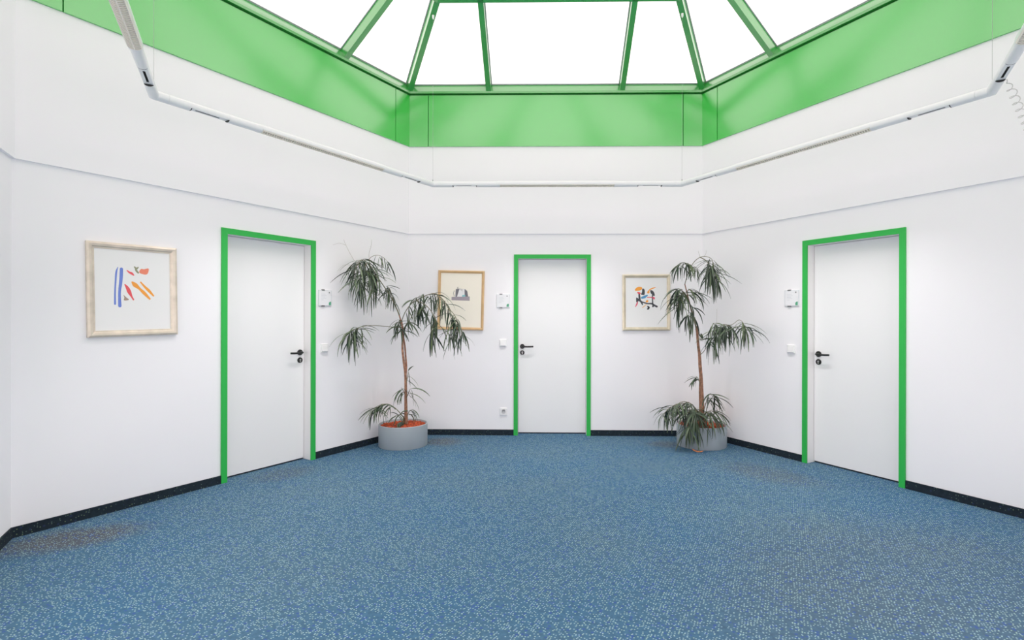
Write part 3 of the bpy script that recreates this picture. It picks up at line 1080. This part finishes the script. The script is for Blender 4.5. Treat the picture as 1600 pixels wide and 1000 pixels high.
def plant(base, Y0, label, R_pot, H_pot, stems, branches, seed, granule_n=420):
    r_ = random.Random(seed)
    origin = Vector((base[0], base[1], 0))
    t = tag(empty('potted_plant', Matrix.Translation(origin)), label, 'plant', 'potted fig plants')
    def loc(p):
        return clamp_room(p) - origin
    b = MB()
    b.lathe([(R_pot - 0.004, 0.0), (R_pot, 0.006), (R_pot, H_pot - 0.003), (R_pot - 0.003, H_pot), (R_pot - 0.009, H_pot),
             (R_pot - 0.011, H_pot - 0.004), (R_pot - 0.012, 0.02)], 72)
    b.build('plant_pot', M['pot'], t, smooth=True)
    b = MB()
    b.lathe([(0.002, H_pot - 0.018), (R_pot * 0.6, H_pot - 0.020), (R_pot - 0.0115, H_pot - 0.024), (R_pot - 0.0115, H_pot - 0.09)], 48)
    for j in range(granule_n):
        rr = (R_pot - 0.022) * math.sqrt(r_.random()); a = r_.uniform(0, 6.283)
        c = Vector((rr * math.cos(a), rr * math.sin(a), H_pot - 0.017 + r_.uniform(-.003, .004)))
        s = r_.uniform(0.006, 0.011)
        ax = [Vector((r_.uniform(-1, 1), r_.uniform(-1, 1), r_.uniform(-1, 1))).normalized() for _ in range(1)][0]
        bx = ax.orthogonal().normalized(); cx = ax.cross(bx)
        i = len(b.v)
        for q in (ax, -ax, bx, -bx, cx, -cx):
            b.v.append(tuple(c + q * s * r_.uniform(0.8, 1.2)))
        for (u1, u2, u3) in ((0, 2, 4), (0, 4, 3), (0, 3, 5), (0, 5, 2), (1, 4, 2), (1, 3, 4), (1, 5, 3), (1, 2, 5)):
            b.f.append((i + u1, i + u2, i + u3)); b.m.append(1)
    so = b.build('clay_granules', [M['clay_bed'], M['clay']], t)
    so['kind'] = 'stuff'
    def smooth_poly(P, sub=4):
        out = []
        n = len(P)
        for k in range(n - 1):
            p0, p1, p2, p3 = P[max(k - 1, 0)], P[k], P[k + 1], P[min(k + 2, n - 1)]
            for j in range(sub):
                f = j / sub
                out.append(0.5 * ((2 * p1) + (p2 - p0) * f + (2 * p0 - 5 * p1 + 4 * p2 - p3) * f * f + (3 * p1 - p0 - 3 * p2 + p3) * f ** 3))
        out.append(P[-1])
        return out
    for (pts, r0, r1) in stems:
        P = smooth_poly([loc(at(x, y, Y0 + dy)) for (x, y, dy) in pts])
        b = MB()
        n = len(P)
        b.tube(P, [r0 + (r1 - r0) * k / (n - 1) for k in range(n)], 10)
        b.build('trunk', M['bark'], t, smooth=True)
    for br in branches:
        pts = br['p']
        P = smooth_poly([loc(at(x, y, Y0 + dy)) for (x, y, dy) in pts])
        n = len(P)
        b = MB()
        rr0, rr1 = br.get('r', (0.005, 0.002))
        b.tube(P, [rr0 + (rr1 - rr0) * k / (n - 1) for k in range(n)], 7)
        bo = b.build('branch', M['bare_twig'] if br.get('bare') else M['twig'], t, smooth=True)
        if not br.get('n'):
            continue
        b = MB()
        f0, f1 = br.get('f', (0.3, 1.0))
        for j in range(br['n']):
            f = f0 + (f1 - f0) * ((j + r_.random()) / br['n'])
            k = min(n - 2, int(f * (n - 1)))
            p = P[k].lerp(P[k + 1], min(1, f * (n - 1) - k))
            az = r_.uniform(0, 6.283)
            if 'az' in br and r_.random() < br.get('bias', 0.7):
                az = math.radians(br['az'] + r_.gauss(0, 35))
            L0, L1 = br.get('L', (0.14, 0.20))
            L = r_.uniform(L0, L1) * 1.17
            e0, e1 = br.get('el', (-25, 40))
            el = math.radians(r_.uniform(e0 - 20, e1 - 12))
            W = r_.uniform(0.0115, 0.0185) * br.get('w', 1.0)
            i0 = len(b.v)
            leaf(b, p + Vector((r_.gauss(0, .006), r_.gauss(0, .006), r_.gauss(0, .006))), az, el, L, W, math.radians(r_.uniform(*br.get('droop', (70, 130))) * 0.72), r_)
            for q in range(i0, len(b.v)):
                b.v[q] = tuple(clamp_room(Vector(b.v[q]) + origin, 0.006) - origin)
        b.build('leaves', M['leaf'], bo, smooth=True)
    return t


PL = ground(630, 704)
cl = Vector((PL[0], PL[1])) + Vector(PL).normalized() * 0.25
YL = cl.y
plant((cl.x, cl.y), YL, 'tall fig plant in grey pot in the left corner, in front of the wood-framed picture', 0.25, 0.228,
      [([(634.5, 662, 0), (634, 640, 0), (634, 612, 0), (633.5, 585, 0), (631, 565, -.01), (629, 548, -.02), (629, 530, -.01), (629, 514, 0), (627, 500, 0)], 0.017, 0.009),
       ([(636, 662, .01), (635, 636, .02), (634.5, 608, .015), (634, 588, 0), (635, 573, 0.02), (634, 558, .03), (632.5, 540, .02), (630, 524, 0.01), (627, 505, 0), (623, 490, -.04), (616, 474, -.1)], 0.012, 0.006)],
      [
          # upper left crown
          dict(p=[(624, 492, -.04), (614, 470, -.12), (603, 452, -.22), (592, 436, -.3), (582, 420, -.36), (574, 410, -.4), (565, 406, -.42), (556, 411, -.44)],
               r=(0.006, 0.0025), n=54, f=(0.42, 1.0), L=(0.15, 0.23), el=(-40, 35), droop=(60, 110)),
          dict(p=[(592, 436, -.3), (582, 428, -.38), (572, 424, -.42), (564, 424, -.44)], n=34, f=(0.1, 1), L=(0.15, 0.24), el=(-60, 20), droop=(40, 90)),
          dict(p=[(616, 474, -.1), (612, 460, -.14), (608, 450, -.18), (604, 447, -.2)], n=22, f=(0.1, 1), L=(0.11, 0.19), el=(-50, 25), droop=(50, 100)),
          dict(p=[(580, 420, -.36), (577, 406, -.36), (583, 400, -.34), (592, 399, -.32), (601, 404, -.3), (607, 411, -.3)], r=(0.003, 0.0015), n=9, f=(0.5, 1.0), L=(0.11, 0.18), el=(-70, -20), droop=(20, 50)),
          dict(p=[(577, 406, -.36), (577, 395, -.36), (580, 384, -.36), (581, 374, -.36)], r=(0.0022, 0.0010), bare=True),
          dict(p=[(556, 411, -.44), (548, 398, -.45), (541, 384, -.46), (537, 374, -.46)], r=(0.0022, 0.0010), bare=True),
          dict(p=[(540, 383, -.46), (530, 380, -.47), (520, 383, -.48)], r=(0.0014, 0.0008), bare=True),
          dict(p=[(556, 418, -.44), (545, 414, -.45), (536, 415, -.46), (527, 424, -.47)], r=(0.0016, 0.0008), bare=True),
          dict(p=[(574, 410, -.4), (566, 424, -.43), (562, 440, -.45), (564, 452, -.45)], n=30, f=(0.2, 1), L=(0.16, 0.24), el=(-50, 5), droop=(30, 80)),
          dict(p=[(592, 436, -.3), (586, 448, -.36), (580, 460, -.4)], n=20, f=(0.2, 1), L=(0.14, 0.22), el=(-60, 0), droop=(30, 80)),
          dict(p=[(565, 406, -.42), (556, 418, -.44), (551, 434, -.45)], n=16, f=(0.2, 1), L=(0.18, 0.26), el=(-55, 0), droop=(30, 70)),
          # lower left drooping bunch
          dict(p=[(628, 512, 0), (612, 511, -.12), (592, 509, -.28), (574, 509, -.38), (560, 512, -.43), (550, 517, -.46), (545, 522, -.47)],
               r=(0.004, 0.0018), n=40, f=(0.62, 1.0), L=(0.15, 0.25), el=(-45, 30), droop=(50, 110)),
          dict(p=[(560, 512, -.43), (553, 522, -.45), (549, 534, -.46)], r=(0.002, 0.0012), n=12, f=(0.3, 1), L=(0.16, 0.24), el=(-60, 10), droop=(40, 90)),
          # around the trunk
          dict(p=[(629, 525, 0), (626, 514, -.03), (622, 506, -.06), (624, 500, -.08)], n=16, f=(0.2, 1), L=(0.13, 0.20), el=(-50, 20), droop=(50, 100)),
          dict(p=[(629, 520, 0), (634, 508, -.03), (639, 502, -.06), (642, 504, -.08)], n=12, f=(0.2, 1), L=(0.13, 0.20), el=(-50, 20), droop=(50, 100)),
          # right side crown
          dict(p=[(627, 503, 0), (633, 488, -.05), (643, 474, -.1), (654, 464, -.15), (662, 461, -.18)], n=24, f=(0.25, 1.0), L=(0.14, 0.24), el=(-60, 15), droop=(50, 100)),
          dict(p=[(643, 474, -.1), (657, 466, -.16), (670, 460, -.2), (682, 459, -.22), (688, 466, -.24), (694, 476, -.26)], n=26, f=(0.3, 1.0), L=(0.13, 0.22), el=(-50, 30), droop=(50, 100)),
          dict(p=[(682, 459, -.22), (692, 468, -.25), (700, 481, -.28), (706, 494, -.3), (712, 502, -.32), (718, 507, -.33)], n=30, f=(0.15, 1.0), L=(0.12, 0.20), el=(-50, 30), droop=(50, 100)),
          dict(p=[(650, 470, -.12), (664, 476, -.2), (675, 488, -.26), (681, 500, -.28), (690, 512, -.3)], n=24, f=(0.25, 1.0), L=(0.13, 0.20), el=(-50, 20), droop=(50, 100)),
          dict(p=[(700, 481, -.28), (710, 492, -.3), (716, 506, -.32), (716, 520, -.33)], r=(0.0035, 0.002), n=14, f=(0.3, 1.0), L=(0.12, 0.20), el=(-50, 20), droop=(50, 100)),
          dict(p=[(650, 466, -.12), (654, 472, -.16), (655, 480, -.18)], n=8, f=(0.3, 1), L=(0.20, 0.25), el=(-60, -40), droop=(10, 30), w=1.8),
          dict(p=[(682, 500, -.28), (676, 512, -.29), (672, 522, -.3)], r=(0.003, 0.002), n=8, f=(0.3, 1), L=(0.18, 0.26), el=(-60, -30), droop=(20, 60), w=1.4),
          dict(p=[(690, 512, -.3), (700, 520, -.32), (708, 530, -.33)], r=(0.003, 0.002), n=12, f=(0.3, 1), L=(0.15, 0.22), el=(-60, 0), droop=(40, 80)),
          dict(p=[(716, 506, -.32), (722, 518, -.34), (718, 530, -.35)], r=(0.003, 0.002), n=10, f=(0.3, 1), L=(0.15, 0.22), el=(-60, 10), droop=(40, 80)),
          # shoots on the lower trunk
          dict(p=[(634, 602, 0), (637, 588, -.02), (638, 580, -.03)], n=5, f=(0.3, 1), L=(0.09, 0.14), el=(-60, 60), droop=(30, 120), az=0, bias=0.8),
          dict(p=[(634, 620, 0), (630, 610, -.03), (627, 606, -.05)], n=9, f=(0.2, 1), L=(0.12, 0.20), el=(-30, 20), droop=(60, 110), az=190, bias=0.8),
          dict(p=[(635, 622, 0), (639, 612, -.03), (641, 608, -.04)], n=8, f=(0.2, 1), L=(0.12, 0.21), el=(-30, 30), droop=(60, 110), az=-20, bias=0.8),
          dict(p=[(635, 652, 0), (640, 642, -.03), (643, 641, -.05)], n=8, f=(0.2, 1), L=(0.08, 0.13), el=(-10, 40), droop=(70, 120), az=-10, bias=0.8),
          # low bunch left over the rim
          dict(p=[(633, 655, 0), (620, 640, -.06), (608, 632, -.12), (598, 632, -.16), (590, 636, -.2), (583, 642, -.22)], r=(0.005, 0.002), n=36, f=(0.3, 1.0), L=(0.12, 0.20), el=(-30, 25), droop=(60, 110), az=215, bias=0.45),
          dict(p=[(633, 655, 0), (626, 648, -.05), (620, 650, -.1)], n=10, f=(0.3, 1), L=(0.09, 0.15), el=(-20, 40), droop=(60, 120)),
          dict(p=[(632, 662, 0), (629, 659, -.06), (625, 661, -.12)], n=8, f=(0.1, 1), L=(0.07, 0.13), el=(0, 30), droop=(70, 130), w=1.5, az=250, bias=0.8),
      ], 11)

PR = ground(1096, 704)
cr = Vector((PR[0], PR[1])) + Vector(PR).normalized() * 0.253
YR = cr.y
plant((cr.x, cr.y), YR, 'tall fig plant in grey pot in the right corner, leaves spilling over its pot', 0.253, 0.225,
      [([(1098, 664, 0), (1097.5, 640, 0), (1096.5, 615, 0), (1095.5, 592, 0), (1094, 572, 0), (1093, 555, 0), (1091, 540, -.01), (1089.5, 522, -.03), (1088, 510, -.05)], 0.022, 0.012),
       ([(1094, 664, 0.01), (1094, 636, .02), (1093.5, 610, .02), (1094, 590, .01), (1092.5, 570, 0.01), (1091.5, 545, 0.01), (1090, 525, 0), (1086, 505, -.06), (1081, 488, -.12), (1077, 472, -.18), (1073, 456, -.24), (1070, 444, -.28)], 0.012, 0.005)],
      [
          dict(p=[(1088, 515, -.04), (1085, 498, -.1), (1080, 482, -.16), (1076, 470, -.2)], r=(0.008, 0.004), n=12, f=(0.2, 1), L=(0.14, 0.22), el=(-40, 30), droop=(60, 110)),
          # mid left crown beside the picture
          dict(p=[(1080, 482, -.16), (1075, 466, -.22), (1068, 456, -.28), (1060, 451, -.32), (1054, 456, -.34)], n=32, f=(0.3, 1.0), L=(0.16, 0.25), el=(-45, 25), droop=(60, 110)),
          dict(p=[(1076, 470, -.2), (1070, 460, -.26), (1062, 462, -.3), (1058, 468, -.32)], n=16, f=(0.2, 1), L=(0.15, 0.23), el=(-60, 10), droop=(50, 90)),
          dict(p=[(1073, 456, -.24), (1078, 452, -.26), (1084, 458, -.28)], n=10, f=(0.2, 1), L=(0.14, 0.20), el=(-40, 20), droop=(60, 100), az=-30, bias=.7),
          dict(p=[(1084, 500, -.08), (1077, 494, -.14), (1072, 492, -.18)], n=7, f=(0.3, 1), L=(0.14, 0.18), el=(-60, -20), droop=(30, 60), w=1.6),
          dict(p=[(1068, 456, -.28), (1062, 470, -.3), (1058, 482, -.32)], n=14, f=(0.2, 1), L=(0.16, 0.24), el=(-60, 0), droop=(30, 70)),
          # top left
          dict(p=[(1070, 444, -.28), (1074, 430, -.3), (1078, 418, -.32), (1074, 412, -.33), (1066, 411, -.34), (1059, 417, -.35)], r=(0.004, 0.002), n=22, f=(0.5, 1.0), L=(0.13, 0.20), el=(-45, 25), droop=(60, 110)),
          dict(p=[(1074, 430, -.3), (1082, 418, -.3), (1088, 418, -.3), (1091, 424, -.3)], r=(0.003, 0.0015), n=10, f=(0.5, 1.0), L=(0.10, 0.16), el=(-60, 0), droop=(40, 80)),
          # top right
          dict(p=[(1070, 444, -.28), (1076, 425, -.3), (1084, 410, -.34), (1094, 402, -.38), (1104, 401, -.4), (1112, 405, -.42), (1115, 415, -.42), (1116, 424, -.42)], r=(0.004, 0.002),
               n=30, f=(0.7, 1.0), L=(0.14, 0.22), el=(-45, 30), droop=(60, 110)),
          dict(p=[(1094, 402, -.38), (1104, 408, -.4), (1110, 418, -.42), (1114, 428, -.43)], n=32, f=(0.4, 1.0), L=(0.16, 0.26), el=(-60, 10), droop=(50, 90)),
          dict(p=[(1094, 402, -.38), (1092, 396, -.38), (1091, 392, -.38)], r=(0.0018, 0.0009), bare=True),
          dict(p=[(1100, 401, -.39), (1103, 396, -.39), (1103, 391, -.39)], r=(0.0016, 0.0009), bare=True),
          dict(p=[(1110, 418, -.42), (1116, 432, -.43), (1120, 442, -.44)], n=16, f=(0.2, 1), L=(0.14, 0.22), el=(-60, 10), droop=(30, 80)),
          # right hand crown
          dict(p=[(1093, 555, 0), (1099, 550, -.08), (1105, 541, -.16), (1112, 531, -.26), (1118, 522, -.34), (1120, 512, -.38), (1114, 505, -.4)], r=(0.004, 0.002), n=34, f=(0.4, 1.0), L=(0.15, 0.25), el=(-45, 25), droop=(60, 110)),
          dict(p=[(1118, 522, -.34), (1124, 512, -.4), (1131, 507, -.44), (1138, 509, -.48), (1144, 515, -.5)], n=44, f=(0.1, 1.0), L=(0.15, 0.25), el=(-50, 20), droop=(60, 110)),
          dict(p=[(1138, 509, -.48), (1146, 506, -.52), (1154, 500, -.55), (1160, 503, -.57), (1164, 511, -.58), (1166, 516, -.58)], r=(0.003, 0.0015), n=26, f=(0.55, 1.0), L=(0.14, 0.23), el=(-45, 25), droop=(60, 110)),
          dict(p=[(1120, 512, -.38), (1120, 498, -.38), (1120, 483, -.38)], r=(0.0022, 0.0010), bare=True),
          dict(p=[(1091, 531, 0), (1097, 530, -.05), (1105, 528, -.12)], r=(0.003, 0.0015), n=6, f=(0.2, .6), L=(0.12, 0.16), el=(20, 70), droop=(20, 60), w=1.5),
          # little shoot on the left of the trunk
          dict(p=[(1094, 600, 0), (1091, 592, -.04), (1088, 588, -.06)], n=8, f=(0.4, 1), L=(0.10, 0.15), el=(-30, 30), droop=(60, 110), az=190, bias=0.8),
          # bottom bush
          dict(p=[(1095, 655, 0), (1088, 640, -.08), (1078, 630, -.14), (1066, 628, -.2), (1056, 633, -.24), (1048, 640, -.26)], r=(0.006, 0.002), n=52, f=(0.2, 1.0), L=(0.14, 0.24), el=(-30, 30), droop=(60, 110), az=200, bias=0.4),
          dict(p=[(1072, 630, -.17), (1056, 632, -.24), (1044, 639, -.27), (1037, 648, -.28)], r=(0.003, 0.0015), n=24, f=(0.2, 1.0), L=(0.13, 0.21), el=(-50, 10), droop=(50, 100)),
          dict(p=[(1099, 650, 0), (1104, 644, -.12), (1108, 648, -.22), (1110, 656, -.27)], r=(0.004, 0.0015), n=14, f=(0.4, 1.0), L=(0.16, 0.24), el=(-50, 10), droop=(50, 90), az=-60, bias=0.6),
          dict(p=[(1088, 650, -.1), (1080, 654, -.22), (1075, 664, -.28), (1072, 674, -.29)], r=(0.004, 0.0015), n=14, f=(0.4, 1.0), L=(0.18, 0.26), el=(-70, 0), droop=(40, 80), w=1.3),
          dict(p=[(1095, 655, 0), (1086, 646, -.1), (1078, 644, -.18), (1068, 648, -.24)], n=40, f=(0.2, 1.0), L=(0.15, 0.24), el=(-25, 25), droop=(60, 100), az=250, bias=0.5),
          dict(p=[(1095, 652, 0), (1090, 642, -.1), (1088, 640, -.2), (1087, 648, -.28)], n=30, f=(0.3, 1.0), L=(0.16, 0.26), el=(-30, 25), droop=(60, 110), az=265, bias=0.6),
          dict(p=[(1097, 650, 0), (1103, 630, -.05), (1107, 618, -.08), (1112, 616, -.1), (1118, 622, -.12)], n=20, f=(0.3, 1.0), L=(0.15, 0.24), el=(-30, 25), droop=(60, 110), az=-20, bias=0.5),
          dict(p=[(1097, 655, 0), (1104, 645, -.08), (1111, 642, -.14), (1120, 645, -.16)], n=24, f=(0.2, 1.0), L=(0.15, 0.24), el=(-20, 25), droop=(60, 110), az=-50, bias=0.5),
          dict(p=[(1095, 660, 0), (1088, 655, -.12), (1082, 657, -.22), (1078, 664, -.27)], n=16, f=(0.4, 1.0), L=(0.18, 0.27), el=(-35, 5), droop=(50, 90), w=1.4, az=262, bias=0.8),
      ], 23)

# dead leaf on the carpet in front of the right pot
g = ground(1091, 706)
t = empty('fallen_leaf', Matrix.Translation((g[0], g[1], 0.004)))
bpy.data.objects.remove(t)
b = MB()
pts = [(-0.045, 0.05, 0.016), (-0.035, 0.02, 0.008), (-0.01, -0.005, 0.004), (0.02, -0.015, 0.006), (0.05, -0.012, 0.012)]
for k in range(4):
    w0, w1 = (0.003, 0.008, 0.010, 0.009, 0.002)[k], (0.003, 0.008, 0.010, 0.009, 0.002)[k + 1]
    p, q = Vector(pts[k]), Vector(pts[k + 1])
    d = (q - p).normalized(); s_ = Vector((-d.y, d.x, 0.3)).normalized()
    b.hexa([p - s_ * w0, p + s_ * w0, q + s_ * w1, q - s_ * w1], [v + Vector((0, 0, .0012)) for v in (p - s_ * w0, p + s_ * w0, q + s_ * w1, q - s_ * w1)])
lf = b.build('fallen_leaf', mat('dry_orange_leaf', (206, 130, 84), 0.7), matrix=Matrix.Translation((g[0], g[1], 0.0)))
tag(lf, 'dry curled orange leaf lying on the carpet in front of the right plant pot', 'leaf')

bpy.context.view_layer.update()
